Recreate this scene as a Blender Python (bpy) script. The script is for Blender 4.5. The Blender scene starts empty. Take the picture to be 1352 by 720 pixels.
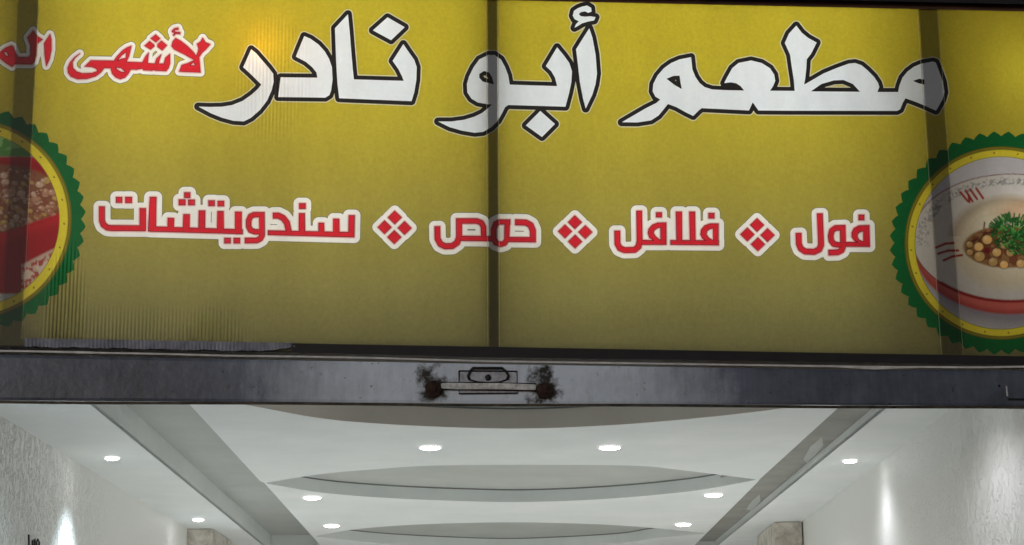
import bpy, bmesh, math, random
import numpy as np
from mathutils import Vector, Matrix
from mathutils.geometry import tessellate_polygon, delaunay_2d_cdt
random.seed(7); rng = np.random.default_rng(7)
S = bpy.context.scene
COL = S.collection
R = math.radians

# ------------------------------------------------------------------ camera
W, H, F = 1352.0, 720.0, 2479.0          # photograph size and focal length in its pixels
Yc = Vector((17, 605, F)).normalized()   # world +Y (into the shop) seen by the camera (x right, y down, z forward)
Xc = Vector((1, -0.0105, -0.0043)); Xc = (Xc - Yc * Xc.dot(Yc)).normalized()
Zc = Xc.cross(Yc)
A = Matrix((Xc, Yc, Zc))                 # rows: camera -> world
cam = bpy.data.cameras.new('camera'); camo = bpy.data.objects.new('camera', cam); COL.objects.link(camo)
CAM = Vector((0, -8.2, 1.6))
Rb = A @ Matrix(((1, 0, 0), (0, -1, 0), (0, 0, -1)))
camo.matrix_world = Matrix.Translation(CAM) @ Rb.to_4x4()
cam.sensor_width = 36; cam.lens = F / W * 36; cam.clip_start = 0.1; cam.clip_end = 2000
S.camera = camo

# ------------------------------------------------------------------ sky, sun, exposure (late dusk)
w = bpy.data.worlds.new('World'); S.world = w; w.use_nodes = True
nt = w.node_tree; bg = nt.nodes['Background']
sky = nt.nodes.new('ShaderNodeTexSky'); sky.sky_type = 'NISHITA'; sky.sun_disc = False
SUN_EL, SUN_ROT = R(10), R(200)
sky.sun_elevation = SUN_EL; sky.sun_rotation = SUN_ROT
nt.links.new(sky.outputs[0], bg.inputs[0]); bg.inputs[1].default_value = 0.04
sl = bpy.data.lights.new('sun', 'SUN'); sl.energy = 0.32; sl.angle = R(14); sl.color = (0.72, 0.84, 1.0)
so = bpy.data.objects.new('sun', sl); COL.objects.link(so)
sd = Vector((math.sin(SUN_ROT) * math.cos(SUN_EL), math.cos(SUN_ROT) * math.cos(SUN_EL), math.sin(SUN_EL)))
so.rotation_euler = sd.to_track_quat('Z', 'Y').to_euler(); so.location = (0, -10, 8)
S.view_settings.view_transform = 'Standard'; S.view_settings.look = 'None'
S.view_settings.exposure = 0.0; S.view_settings.gamma = 1.0
S.cycles.max_bounces = 10; S.cycles.diffuse_bounces = 7; S.cycles.transmission_bounces = 6
S.cycles.sample_clamp_indirect = 6.0

# ------------------------------------------------------------------ pixel -> place
FS = 0.084                                # the facade runs slightly away to the right
FX = Vector((1, FS, 0)).normalized(); FN = Vector((FS, -1, 0)).normalized()   # along, outward (to the street)
def ray(px, py): return A @ Vector(((px - W / 2) / F, (py - H / 2) / F, 1.0))
def fp(px, py, off=0.0):
    d = ray(px, py); n = FN
    t = (off - CAM.dot(n)) / d.dot(n)
    return CAM + d * t
def zp(px, py, z):
    d = ray(px, py); return CAM + d * ((z - CAM.z) / d.z)
def fy(x): return FS * x

# ------------------------------------------------------------------ materials
def mat(name, col, rough=0.6, metal=0.0, noise=None, bump=None, spec=0.5):
    m = bpy.data.materials.new(name); m.use_nodes = True
    n = m.node_tree; b = n.nodes['Principled BSDF']
    b.inputs['Base Color'].default_value = (*col, 1); b.inputs['Roughness'].default_value = rough
    b.inputs['Metallic'].default_value = metal; b.inputs['Specular IOR Level'].default_value = spec
    tc = n.nodes.new('ShaderNodeTexCoord')
    if noise:                             # (scale, dark colour, light colour, stretch)
        sc, c1, c2, st = noise
        mp = n.nodes.new('ShaderNodeMapping'); mp.inputs['Scale'].default_value = st
        tx = n.nodes.new('ShaderNodeTexNoise'); tx.inputs['Scale'].default_value = sc; tx.inputs['Detail'].default_value = 8
        tx.inputs['Roughness'].default_value = 0.62
        cr = n.nodes.new('ShaderNodeValToRGB'); cr.color_ramp.elements[0].color = (*c1, 1); cr.color_ramp.elements[1].color = (*c2, 1)
        cr.color_ramp.elements[0].position = 0.3; cr.color_ramp.elements[1].position = 0.7
        n.links.new(tc.outputs['Object'], mp.inputs[0]); n.links.new(mp.outputs[0], tx.inputs[0])
        n.links.new(tx.outputs[0], cr.inputs[0]); n.links.new(cr.outputs[0], b.inputs['Base Color'])
    if bump:                              # (scale, strength, distance, stretch)
        sc, stg, dist, st = bump
        mp = n.nodes.new('ShaderNodeMapping'); mp.inputs['Scale'].default_value = st
        tx = n.nodes.new('ShaderNodeTexNoise'); tx.inputs['Scale'].default_value = sc; tx.inputs['Detail'].default_value = 4
        bp = n.nodes.new('ShaderNodeBump'); bp.inputs['Strength'].default_value = stg; bp.inputs['Distance'].default_value = dist
        n.links.new(tc.outputs['Object'], mp.inputs[0]); n.links.new(mp.outputs[0], tx.inputs[0])
        n.links.new(tx.outputs[0], bp.inputs['Height']); n.links.new(bp.outputs[0], b.inputs['Normal'])
    return m

def flutes(n, strength):
    """vertical ribs of the fluted sheet, showing more in some places than in others"""
    tc = n.nodes.new('ShaderNodeTexCoord')
    wv = n.nodes.new('ShaderNodeTexWave'); wv.wave_type = 'BANDS'; wv.bands_direction = 'X'
    wv.inputs['Scale'].default_value = 19.5; wv.inputs['Distortion'].default_value = 0.15; wv.inputs['Detail'].default_value = 1
    acc = None                            # the places where the sheet has pulled tight over its ribs
    for cx, cz, rx, rz, st in ((-1.87, 0.10, 0.11, 0.42, 1.0), (-1.24, 0.0, 0.17, 0.22, 1.0), (-1.0, 1.25, 0.20, 0.36, 0.40), (-1.5, 0.03, 0.6, 0.18, 0.22)):
        mp = n.nodes.new('ShaderNodeMapping'); mp.inputs['Scale'].default_value = (1 / rx, 0.01, 1 / rz); mp.inputs['Location'].default_value = (-cx / rx, 0, -cz / rz)
        gr = n.nodes.new('ShaderNodeTexGradient'); gr.gradient_type = 'SPHERICAL'
        n.links.new(tc.outputs['Object'], mp.inputs[0]); n.links.new(mp.outputs[0], gr.inputs[0])
        sm = n.nodes.new('ShaderNodeMapRange'); sm.interpolation_type = 'SMOOTHSTEP'; sm.inputs['From Max'].default_value = 0.6; sm.inputs['To Max'].default_value = st
        n.links.new(gr.outputs['Fac'], sm.inputs[0])
        if acc is None: acc = sm.outputs[0]
        else:
            mxx = n.nodes.new('ShaderNodeMath'); mxx.operation = 'MAXIMUM'; n.links.new(acc, mxx.inputs[0]); n.links.new(sm.outputs[0], mxx.inputs[1]); acc = mxx.outputs[0]
    b0 = n.nodes.new('ShaderNodeMath'); b0.operation = 'ADD'; b0.inputs[1].default_value = 0.02; n.links.new(acc, b0.inputs[0])
    mu = n.nodes.new('ShaderNodeMath'); mu.operation = 'MULTIPLY'
    n.links.new(tc.outputs['Object'], wv.inputs[0]); n.links.new(b0.outputs[0], mu.inputs[0]); n.links.new(wv.outputs[0], mu.inputs[1])
    fine = n.nodes.new('ShaderNodeTexNoise'); fine.inputs['Scale'].default_value = 160; fine.inputs['Detail'].default_value = 3
    ad = n.nodes.new('ShaderNodeMath'); ad.operation = 'MULTIPLY_ADD'; ad.inputs[1].default_value = 0.06
    n.links.new(fine.outputs[0], ad.inputs[0]); n.links.new(mu.outputs[0], ad.inputs[2])
    bp = n.nodes.new('ShaderNodeBump'); bp.inputs['Strength'].default_value = strength; bp.inputs['Distance'].default_value = 0.004
    n.links.new(ad.outputs[0], bp.inputs['Height'])
    return bp.outputs[0]

def sheet_mat(name, col, trans=0.63, col2=None, gloss=0.028, attr=None, rib=1.0, mottle=0.1):
    """printed translucent sheet: diffuse print in front, light of the box coming through"""
    m = bpy.data.materials.new(name); m.use_nodes = True
    n = m.node_tree; n.nodes.clear()
    out = n.nodes.new('ShaderNodeOutputMaterial')
    df = n.nodes.new('ShaderNodeBsdfDiffuse'); tr = n.nodes.new('ShaderNodeBsdfTranslucent'); gl = n.nodes.new('ShaderNodeBsdfGlossy')
    gl.inputs['Roughness'].default_value = 0.42
    mx = n.nodes.new('ShaderNodeMixShader'); mx.inputs[0].default_value = trans
    mg = n.nodes.new('ShaderNodeMixShader'); mg.inputs[0].default_value = gloss
    tc = n.nodes.new('ShaderNodeTexCoord')
    if attr:
        src = n.nodes.new('ShaderNodeAttribute'); src.attribute_name = attr; co = src.outputs['Color']
    else:
        src = n.nodes.new('ShaderNodeRGB'); src.outputs[0].default_value = (*col, 1); co = src.outputs[0]
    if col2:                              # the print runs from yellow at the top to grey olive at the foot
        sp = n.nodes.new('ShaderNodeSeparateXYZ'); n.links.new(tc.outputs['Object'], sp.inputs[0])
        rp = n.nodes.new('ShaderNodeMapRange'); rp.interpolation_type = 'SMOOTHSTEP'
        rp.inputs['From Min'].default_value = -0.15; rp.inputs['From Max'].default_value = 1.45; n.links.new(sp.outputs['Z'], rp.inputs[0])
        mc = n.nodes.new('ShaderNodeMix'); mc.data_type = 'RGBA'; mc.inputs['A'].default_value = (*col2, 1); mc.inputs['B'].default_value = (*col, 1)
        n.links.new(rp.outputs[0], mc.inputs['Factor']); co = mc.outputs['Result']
    nz = n.nodes.new('ShaderNodeTexNoise'); nz.inputs['Scale'].default_value = 55; nz.inputs['Detail'].default_value = 6; nz.inputs['Roughness'].default_value = 0.75
    mr = n.nodes.new('ShaderNodeMapRange'); mr.inputs['From Min'].default_value = 0.3; mr.inputs['From Max'].default_value = 0.7
    mr.inputs['To Min'].default_value = 1 - mottle; mr.inputs['To Max'].default_value = 1 + mottle
    hs = n.nodes.new('ShaderNodeHueSaturation')
    n2 = n.nodes.new('ShaderNodeTexNoise'); n2.inputs['Scale'].default_value = 2.2; n2.inputs['Detail'].default_value = 9; n2.inputs['Roughness'].default_value = 0.65
    mp2 = n.nodes.new('ShaderNodeMapping'); mp2.inputs['Scale'].default_value = (1.6, 1, 0.5)
    m2 = n.nodes.new('ShaderNodeMapRange'); m2.inputs['From Min'].default_value = 0.3; m2.inputs['From Max'].default_value = 0.7; m2.inputs['To Min'].default_value = 0.90; m2.inputs['To Max'].default_value = 1.07
    mm = n.nodes.new('ShaderNodeMath'); mm.operation = 'MULTIPLY'
    n.links.new(tc.outputs['Object'], nz.inputs[0]); n.links.new(nz.outputs[0], mr.inputs[0])
    n.links.new(tc.outputs['Object'], mp2.inputs[0]); n.links.new(mp2.outputs[0], n2.inputs[0]); n.links.new(n2.outputs[0], m2.inputs[0])
    n.links.new(mr.outputs[0], mm.inputs[0]); n.links.new(m2.outputs[0], mm.inputs[1])
    n.links.new(mm.outputs[0], hs.inputs['Value']); n.links.new(co, hs.inputs['Color'])
    for s in (df, tr): n.links.new(hs.outputs[0], s.inputs['Color'])
    nr = flutes(n, rib)
    for s in (df, tr, gl): n.links.new(nr, s.inputs['Normal'])
    n.links.new(df.outputs[0], mx.inputs[1]); n.links.new(tr.outputs[0], mx.inputs[2])
    n.links.new(mx.outputs[0], mg.inputs[1]); n.links.new(gl.outputs[0], mg.inputs[2])
    n.links.new(mg.outputs[0], out.inputs[0])
    return m

def emis(name, col, strength):
    m = bpy.data.materials.new(name); m.use_nodes = True
    n = m.node_tree; n.nodes.clear()
    e = n.nodes.new('ShaderNodeEmission'); e.inputs[0].default_value = (*col, 1); e.inputs[1].default_value = strength
    o = n.nodes.new('ShaderNodeOutputMaterial'); n.links.new(e.outputs[0], o.inputs[0]); return m

M = dict(
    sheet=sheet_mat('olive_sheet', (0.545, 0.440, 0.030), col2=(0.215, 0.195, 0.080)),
    white=sheet_mat('white_print', (0.84, 0.88, 0.95), gloss=0.03, mottle=0.03),
    black=sheet_mat('black_print', (0.018, 0.015, 0.015), mottle=0.02),
    halo=sheet_mat('pale_print', (0.66, 0.62, 0.42)),
    red=sheet_mat('red_print', (0.72, 0.02, 0.035)),
    darkred=sheet_mat('dark_red_print', (0.20, 0.006, 0.02)),
    pink=sheet_mat('pink_print', (0.85, 0.48, 0.47), mottle=0.03),
    cream=sheet_mat('cream_print', (0.93, 0.89, 0.84), mottle=0.03),
    grey=sheet_mat('grey_print', (0.20, 0.19, 0.12)),
    green=sheet_mat('green_print', (0.004, 0.13, 0.028)),
    picture=sheet_mat('picture_print', (1, 1, 1), attr='col', mottle=0.06),
    bar=mat('brown_bar', (0.06, 0.035, 0.025), 0.5, 0.2),
    casing=mat('dark_casing', (0.018, 0.013, 0.016), 0.6, 0.0, noise=(9, (0.006, 0.004, 0.006), (0.016, 0.011, 0.014), (1, 1, 1))),
    topcasing=mat('brown_casing', (0.10, 0.042, 0.028), 0.5, 0.2, noise=(7, (0.07, 0.03, 0.02), (0.13, 0.055, 0.04), (1, 1, 4))),
    boxwhite=mat('box_white', (0.75, 0.72, 0.62), 0.7),
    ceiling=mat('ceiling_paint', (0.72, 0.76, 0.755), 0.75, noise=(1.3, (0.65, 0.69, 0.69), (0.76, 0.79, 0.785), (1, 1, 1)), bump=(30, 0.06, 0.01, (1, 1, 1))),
    cove=mat('cove_shaded_paint', (0.45, 0.47, 0.45), 0.8, noise=(2.5, (0.38, 0.405, 0.385), (0.44, 0.465, 0.445), (1, 1, 1))), cove_dark=mat('cove_deep_shaded_paint', (0.27, 0.275, 0.25), 0.8, noise=(4, (0.23, 0.235, 0.21), (0.31, 0.31, 0.285), (1, 1, 1))), gap=mat('painted_gap_shade', (0.2, 0.21, 0.2), 0.9),  # shade painted in: darker recess tops and a dark line for the gap
    beige=mat('beige_lit_rim', (0.8, 0.75, 0.68), 0.8, noise=(3, (0.78, 0.72, 0.65), (0.85, 0.79, 0.72), (1, 1, 1))),  # warm light from the street side, painted into the nearest rim's colour
    floor=mat('floor_tile', (0.5, 0.48, 0.45), 0.25, noise=(3, (0.42, 0.40, 0.37), (0.55, 0.53, 0.5), (1, 1, 1))),
    asphalt=mat('asphalt', (0.05, 0.05, 0.05), 0.85, noise=(40, (0.035, 0.035, 0.037), (0.07, 0.07, 0.07), (1, 1, 1)), bump=(200, 0.3, 0.01, (1, 1, 1))),
    paving=mat('paving', (0.3, 0.28, 0.26), 0.75, noise=(8, (0.24, 0.23, 0.21), (0.34, 0.32, 0.3), (1, 1, 1))),
    facade=mat('facade_render', (0.3, 0.27, 0.24), 0.85, noise=(4, (0.25, 0.22, 0.2), (0.34, 0.31, 0.28), (1, 1, 1))),
    trim=mat('trim_metal', (0.6, 0.58, 0.57), 0.5, 0.0, noise=(14, (0.55, 0.53, 0.53), (0.92, 0.9, 0.89), (1, 1, 1))),
    lip=mat('lip_metal', (0.03, 0.026, 0.02), 0.6, 0.4, noise=(18, (0.012, 0.01, 0.008), (0.12, 0.10, 0.075), (1, 1, 3))),
    rust=mat('rust', (0.03, 0.018, 0.014), 0.9, 0.1, noise=(45, (0.008, 0.005, 0.005), (0.09, 0.045, 0.03), (1, 1, 1)), bump=(70, 1.0, 0.01, (1, 1, 1))),
    worn=mat('worn_steel', (0.9, 0.9, 0.88), 0.45, 0.0, noise=(38, (0.45, 0.44, 0.43), (0.97, 0.97, 0.96), (1, 1, 1)), bump=(60, 0.4, 0.01, (1, 1, 1))),
    blacksteel=mat('black_steel', (0.012, 0.012, 0.016), 0.45, 0.4),
    paleplate=mat('pale_plate', (0.34, 0.35, 0.40), 0.5, 0.0, noise=(30, (0.3, 0.31, 0.36), (0.7, 0.72, 0.8), (1, 1, 1))),
    marble=mat('marble', (0.5, 0.45, 0.38), 0.35, noise=(9, (0.30, 0.26, 0.21), (0.78, 0.73, 0.65), (1, 1, 1))),
    wallmetal=mat('wall_metal', (0.05, 0.05, 0.05), 0.3, 0.9),
    ring=mat('downlight_ring', (0.8, 0.8, 0.78), 0.4),
    glow=emis('downlight_glow', (1, 0.98, 0.97), 26),
    tube=emis('tube_glow', (0.93, 0.97, 1.0), 10.6),
    warm=emis('warm_glow', (1.0, 0.50, 0.12), 55.0),
)

def wall_mat(name, flip):
    """pale dabbed plaster: trowel dabs standing up near the street, rubbed smooth further in"""
    m = mat(name, (0.76, 0.77, 0.74), 0.5)
    n = m.node_tree; b = n.nodes['Principled BSDF']
    tc = n.nodes.new('ShaderNodeTexCoord'); mp = n.nodes.new('ShaderNodeMapping'); mp.inputs['Scale'].default_value = (1, 1.0, 0.55)
    v = n.nodes.new('ShaderNodeTexNoise'); v.inputs['Scale'].default_value = 40; v.inputs['Detail'].default_value = 4; v.inputs['Distortion'].default_value = 1.2
    cr = n.nodes.new('ShaderNodeMapRange'); cr.inputs['From Min'].default_value = 0.5; cr.inputs['From Max'].default_value = 0.64
    sx = n.nodes.new('ShaderNodeSeparateXYZ'); fade = n.nodes.new('ShaderNodeMapRange')
    fade.inputs['From Min'].default_value = 1.6; fade.inputs['From Max'].default_value = 4.2; fade.inputs['To Min'].default_value = 1; fade.inputs['To Max'].default_value = 0.12
    mu = n.nodes.new('ShaderNodeMath'); mu.operation = 'MULTIPLY'
    bp = n.nodes.new('ShaderNodeBump'); bp.inputs['Strength'].default_value = 1.0 if not flip else 0.8; bp.inputs['Distance'].default_value = 0.011 if not flip else 0.006
    n.links.new(tc.outputs['Object'], mp.inputs[0]); n.links.new(mp.outputs[0], v.inputs[0]); n.links.new(v.outputs[0], cr.inputs[0])
    n.links.new(tc.outputs['Object'], sx.inputs[0]); n.links.new(sx.outputs['Y'], fade.inputs[0])
    n.links.new(cr.outputs[0], mu.inputs[0]); n.links.new(fade.outputs[0], mu.inputs[1])
    n.links.new(mu.outputs[0], bp.inputs['Height']); n.links.new(bp.outputs[0], b.inputs['Normal'])
    return m
M['wall_l'] = wall_mat('plaster_left', False); M['wall_r'] = wall_mat('plaster_right', True)

def rail_mat():
    m = mat('painted_rail', (0.12, 0.13, 0.17), 0.4, 0.0, bump=(26, 0.25, 0.01, (1, 1, 1)))
    n = m.node_tree; b = n.nodes['Principled BSDF']
    tc = n.nodes.new('ShaderNodeTexCoord'); sx = n.nodes.new('ShaderNodeSeparateXYZ')
    n.links.new(tc.outputs['Object'], sx.inputs[0])
    # pale centre: light falling on the rail, painted into its colour
    d = n.nodes.new('ShaderNodeMath'); d.operation = 'ABSOLUTE'; n.links.new(sx.outputs['X'], d.inputs[0])
    mr = n.nodes.new('ShaderNodeMapRange'); mr.interpolation_type = 'SMOOTHSTEP'
    mr.inputs['From Min'].default_value = 0.35; mr.inputs['From Max'].default_value = 1.5; mr.inputs['To Min'].default_value = 1; mr.inputs['To Max'].default_value = 0
    n.links.new(d.outputs[0], mr.inputs[0])
    nz = n.nodes.new('ShaderNodeTexNoise'); nz.inputs['Scale'].default_value = 5; nz.inputs['Detail'].default_value = 9; nz.inputs['Roughness'].default_value = 0.7
    n.links.new(tc.outputs['Object'], nz.inputs[0])
    ma = n.nodes.new('ShaderNodeMath'); ma.operation = 'MULTIPLY_ADD'; ma.inputs[1].default_value = 0.55
    n.links.new(nz.outputs[0], ma.inputs[0])
    hf = n.nodes.new('ShaderNodeMath'); hf.operation = 'MULTIPLY'; hf.inputs[1].default_value = 0.7
    n.links.new(mr.outputs[0], hf.inputs[0]); n.links.new(hf.outputs[0], ma.inputs[2])
    st = n.nodes.new('ShaderNodeTexNoise'); st.inputs['Scale'].default_value = 9; st.inputs['Detail'].default_value = 7; st.inputs['Roughness'].default_value = 0.7
    smp = n.nodes.new('ShaderNodeMapping'); smp.inputs['Scale'].default_value = (3.2, 1, 0.5)
    n.links.new(tc.outputs['Object'], smp.inputs[0]); n.links.new(smp.outputs[0], st.inputs[0])
    sa = n.nodes.new('ShaderNodeMath'); sa.operation = 'MULTIPLY_ADD'; sa.inputs[1].default_value = 0.32
    n.links.new(st.outputs[0], sa.inputs[0]); n.links.new(ma.outputs[0], sa.inputs[2])
    ms = n.nodes.new('ShaderNodeMath'); ms.operation = 'SUBTRACT'; ms.inputs[1].default_value = 0.16; n.links.new(sa.outputs[0], ms.inputs[0]); ma = ms
    cr = n.nodes.new('ShaderNodeValToRGB'); e = cr.color_ramp.elements
    e[0].position = 0.15; e[0].color = (0.052, 0.062, 0.088, 1); e[1].position = 1.0; e[1].color = (0.78, 0.86, 1.0, 1)
    k = e.new(0.45); k.color = (0.145, 0.168, 0.235, 1)
    n.links.new(ma.outputs[0], cr.inputs[0])
    # grime blown round the two pivots and small chips
    g = n.nodes.new('ShaderNodeTexNoise'); g.inputs['Scale'].default_value = 19; g.inputs['Detail'].default_value = 8; g.inputs['Roughness'].default_value = 0.6
    n.links.new(tc.outputs['Object'], g.inputs[0])
    d2 = n.nodes.new('ShaderNodeMath'); d2.operation = 'SUBTRACT'; d2.inputs[1].default_value = 0.245
    n.links.new(d.outputs[0], d2.inputs[0])
    d3 = n.nodes.new('ShaderNodeMath'); d3.operation = 'ABSOLUTE'; n.links.new(d2.outputs[0], d3.inputs[0])
    zz = n.nodes.new('ShaderNodeMath'); zz.operation = 'MULTIPLY_ADD'; zz.inputs[1].default_value = 0.75; zz.inputs[2].default_value = 0.004
    n.links.new(sx.outputs['Z'], zz.inputs[0])
    cv = n.nodes.new('ShaderNodeCombineXYZ'); n.links.new(d3.outputs[0], cv.inputs[0]); n.links.new(zz.outputs[0], cv.inputs[1])
    ln = n.nodes.new('ShaderNodeVectorMath'); ln.operation = 'LENGTH'; n.links.new(cv.outputs[0], ln.inputs[0])
    m2 = n.nodes.new('ShaderNodeMapRange'); m2.inputs['From Min'].default_value = 0.03; m2.inputs['From Max'].default_value = 0.115
    m2.inputs['To Min'].default_value = 0.22; m2.inputs['To Max'].default_value = -0.16
    n.links.new(ln.outputs['Value'], m2.inputs[0])
    s = n.nodes.new('ShaderNodeMath'); s.operation = 'ADD'; n.links.new(g.outputs[0], s.inputs[0]); n.links.new(m2.outputs[0], s.inputs[1])
    m3 = n.nodes.new('ShaderNodeMapRange'); m3.inputs['From Min'].default_value = 0.48; m3.inputs['From Max'].default_value = 0.70
    n.links.new(s.outputs[0], m3.inputs[0])
    mx = n.nodes.new('ShaderNodeMix'); mx.data_type = 'RGBA'; mx.inputs['B'].default_value = (0.014, 0.010, 0.009, 1)
    n.links.new(m3.outputs[0], mx.inputs['Factor']); n.links.new(cr.outputs[0], mx.inputs['A'])
    ch = n.nodes.new('ShaderNodeTexNoise'); ch.inputs['Scale'].default_value = 42; ch.inputs['Detail'].default_value = 5; ch.inputs['Roughness'].default_value = 0.6
    n.links.new(tc.outputs['Object'], ch.inputs[0])
    cm = n.nodes.new('ShaderNodeMapRange'); cm.inputs['From Min'].default_value = 0.665; cm.inputs['From Max'].default_value = 0.69; cm.inputs['To Max'].default_value = 0.75; n.links.new(ch.outputs[0], cm.inputs[0])
    mc = n.nodes.new('ShaderNodeMix'); mc.data_type = 'RGBA'; mc.inputs['B'].default_value = (0.02, 0.017, 0.016, 1)
    n.links.new(cm.outputs[0], mc.inputs['Factor']); n.links.new(mx.outputs['Result'], mc.inputs['A'])
    n.links.new(mc.outputs['Result'], b.inputs['Base Color'])
    return m
M['rail'] = rail_mat()

# ------------------------------------------------------------------ object helpers
def tag(o, label=None, cat=None, group=None, kind=None):
    if label: o['label'] = label
    if cat: o['category'] = cat
    if group: o['group'] = group
    if kind: o['kind'] = kind
    return o
def empty(name, loc): o = bpy.data.objects.new(name, None); o.location = loc; COL.objects.link(o); return o
def mesh(name, verts, faces, m, parent=None, origin=None, smooth=False):
    """world-space verts; the object's origin is put at origin or at its parent"""
    me = bpy.data.meshes.new(name)
    if origin is None: origin = Vector(parent.location) if parent is not None and parent.type == 'EMPTY' else Vector((0, 0, 0))
    origin = Vector(origin)
    me.from_pydata([Vector(v) - origin for v in verts], [], faces); me.update()
    me.materials.append(m); o = bpy.data.objects.new(name, me); COL.objects.link(o)
    if smooth:
        for p in me.polygons: p.use_smooth = True
    if parent is not None:
        o.parent = parent
        base = Vector((0, 0, 0)); q = parent
        while q is not None: base += Vector(q.location); q = q.parent
        o.location = origin - base
    else: o.location = origin
    return o
def clean(o, bevel=0.0, seg=2):
    bm = bmesh.new(); bm.from_mesh(o.data)
    bmesh.ops.remove_doubles(bm, verts=bm.verts, dist=1e-5)
    bmesh.ops.recalc_face_normals(bm, faces=bm.faces)
    if bevel:
        bmesh.ops.bevel(bm, geom=[e for e in bm.edges if len(e.link_faces) == 2 and e.calc_face_angle(0) > 0.6], offset=bevel, segments=seg, affect='EDGES')
    bm.to_mesh(o.data); bm.free(); return o
class MB:
    def __init__(s): s.v = []; s.f = []
    def add(s, v, f):
        k = len(s.v); s.v += [Vector(a) for a in v]; s.f += [tuple(i + k for i in q) for q in f]; return s
    def hexa(s, a, b):                    # two matching quads
        return s.add(list(a) + list(b), [(0, 1, 2, 3), (7, 6, 5, 4), (0, 4, 5, 1), (1, 5, 6, 2), (2, 6, 7, 3), (3, 7, 4, 0)])
    def fbox(s, corners, o0, o1):         # facade box from 4 pixel corners between two offsets from the facade
        return s.hexa([fp(x, y, o1) for x, y in corners], [fp(x, y, o0) for x, y in corners])
    def fprism(s, pts, o0, o1, cap=True):
        n = len(pts); a = [fp(x, y, o1) for x, y in pts]; b = [fp(x, y, o0) for x, y in pts]
        s.add(a + b, [(i, (i + 1) % n, (i + 1) % n + n, i + n) for i in range(n)])
        if cap:
            t = tessellate_polygon([a]); s.add(a, t); s.add(b, [q[::-1] for q in t])
        return s
    def box(s, lo, hi):
        x0, y0, z0 = lo; x1, y1, z1 = hi
        return s.hexa([(x0, y0, z0), (x1, y0, z0), (x1, y1, z0), (x0, y1, z0)], [(x0, y0, z1), (x1, y0, z1), (x1, y1, z1), (x0, y1, z1)])
    def tube(s, path, r, n=10):
        pts = [Vector(p) for p in path]; rings = []
        for i, p in enumerate(pts):
            d = (pts[min(i + 1, len(pts) - 1)] - pts[max(i - 1, 0)]).normalized()
            u = d.orthogonal().normalized() if i == 0 else (u - d * u.dot(d)).normalized()
            v = d.cross(u); rr = r[i] if isinstance(r, (list, tuple)) else r
            rings.append([p + u * rr * math.cos(2 * math.pi * k / n) + v * rr * math.sin(2 * math.pi * k / n) for k in range(n)])
        vs = [q for ring in rings for q in ring]; fs = []
        for i in range(len(rings) - 1):
            for k in range(n): fs.append((i * n + k, i * n + (k + 1) % n, (i + 1) * n + (k + 1) % n, (i + 1) * n + k))
        fs.append(tuple(range(n))[::-1]); fs.append(tuple((len(rings) - 1) * n + k for k in range(n)))
        return s.add(vs, fs)
    def build(s, name, m, parent=None, origin=None, bevel=0.0, smooth=False):
        return clean(mesh(name, s.v, s.f, m, parent, origin, smooth), bevel)

# ================================================================== street and shop shell
G = mesh('ground', [(-400, -400, -0.15), (400, -400, -0.15), (400, 400, -0.15), (-400, 400, -0.15)], [(0, 1, 2, 3)], M['asphalt']); tag(G, kind='structure')
tag(MB().box((-30, -3.4, -0.149), (30, -0.01 + 0.0, 0.0)).build('pavement', M['paving'], origin=(0, -1.7, 0), bevel=0.01), kind='structure')
tag(MB().box((-30, -3.6, -0.149), (30, -3.404, 0.012)).build('kerb', M['facade'], origin=(0, -3.5, 0), bevel=0.015), kind='structure')

CZ = 3.2
def pline(p1, p2, z=CZ):
    a, b = zp(*p1, z), zp(*p2, z)
    return lambda y: Vector((a.x + (b.x - a.x) * (y - a.y) / (b.y - a.y), y, z))
WL = pline((15, 558), (245, 697)); WR = pline((1253, 542), (1053, 694))
AL = pline((120, 535), (346, 720)); AR = pline((1167, 542), (1000, 678))
YF, YB = 0.5, 9.0
# floor
tag(mesh('floor', [(WL(0)[0] - .2, -0.009, 0.002), (WR(0)[0] + .2, -0.009, 0.002), (WR(YB)[0] + .2, YB, 0.002), (WL(YB)[0] - .2, YB, 0.002)], [(0, 1, 2, 3)], M['floor']), kind='structure')
# side walls (0.2 m thick)
for name, Wf, sgn, mm in (('wall_left', WL, -1, 'wall_l'), ('wall_right', WR, 1, 'wall_r')):
    y0, ym = (0.0, 0.6) if sgn < 0 else (0.22, 1.25)
    xa = Wf(ym).x + (0.19 if sgn > 0 else 0.0)
    a, c, b = Vector((xa, y0, 0)), Wf(ym), Wf(YB)
    mb = MB()
    e = a.lerp(c, (0.66 - y0) / (ym - y0)) if sgn > 0 else a.lerp(c, 0.5)
    for p, q, h0, h1 in ((a, e, 0, 3.155), (e, c, 0, 3.6), (c, b, 0, 3.6)):
        mb.hexa([(p.x, p.y, h0), (q.x, q.y, h0), (q.x + sgn * .2, q.y, h0), (p.x + sgn * .2, p.y, h0)],
                [(p.x, p.y, h1), (q.x, q.y, h1), (q.x + sgn * .2, q.y, h1), (p.x + sgn * .2, p.y, h1)])
    tag(mb.build(name, M[mm]), kind='structure')
tag(MB().box((WL(YB).x - .2, YB + 0.002, 0), (WR(YB).x + .2, YB + 0.2, 3.6)).build('wall_back', M['ceiling']), kind='structure')
_rs = [(-3.6, fy(-3.6) + .452), (3.6, fy(3.6) + .452), (3.6, YB + .2), (-3.6, YB + .2)]
tag(MB().hexa([(x, y, 3.602) for x, y in _rs], [(x, y, 3.75) for x, y in _rs]).build('roof_slab', M['cove']), kind='structure')

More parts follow.
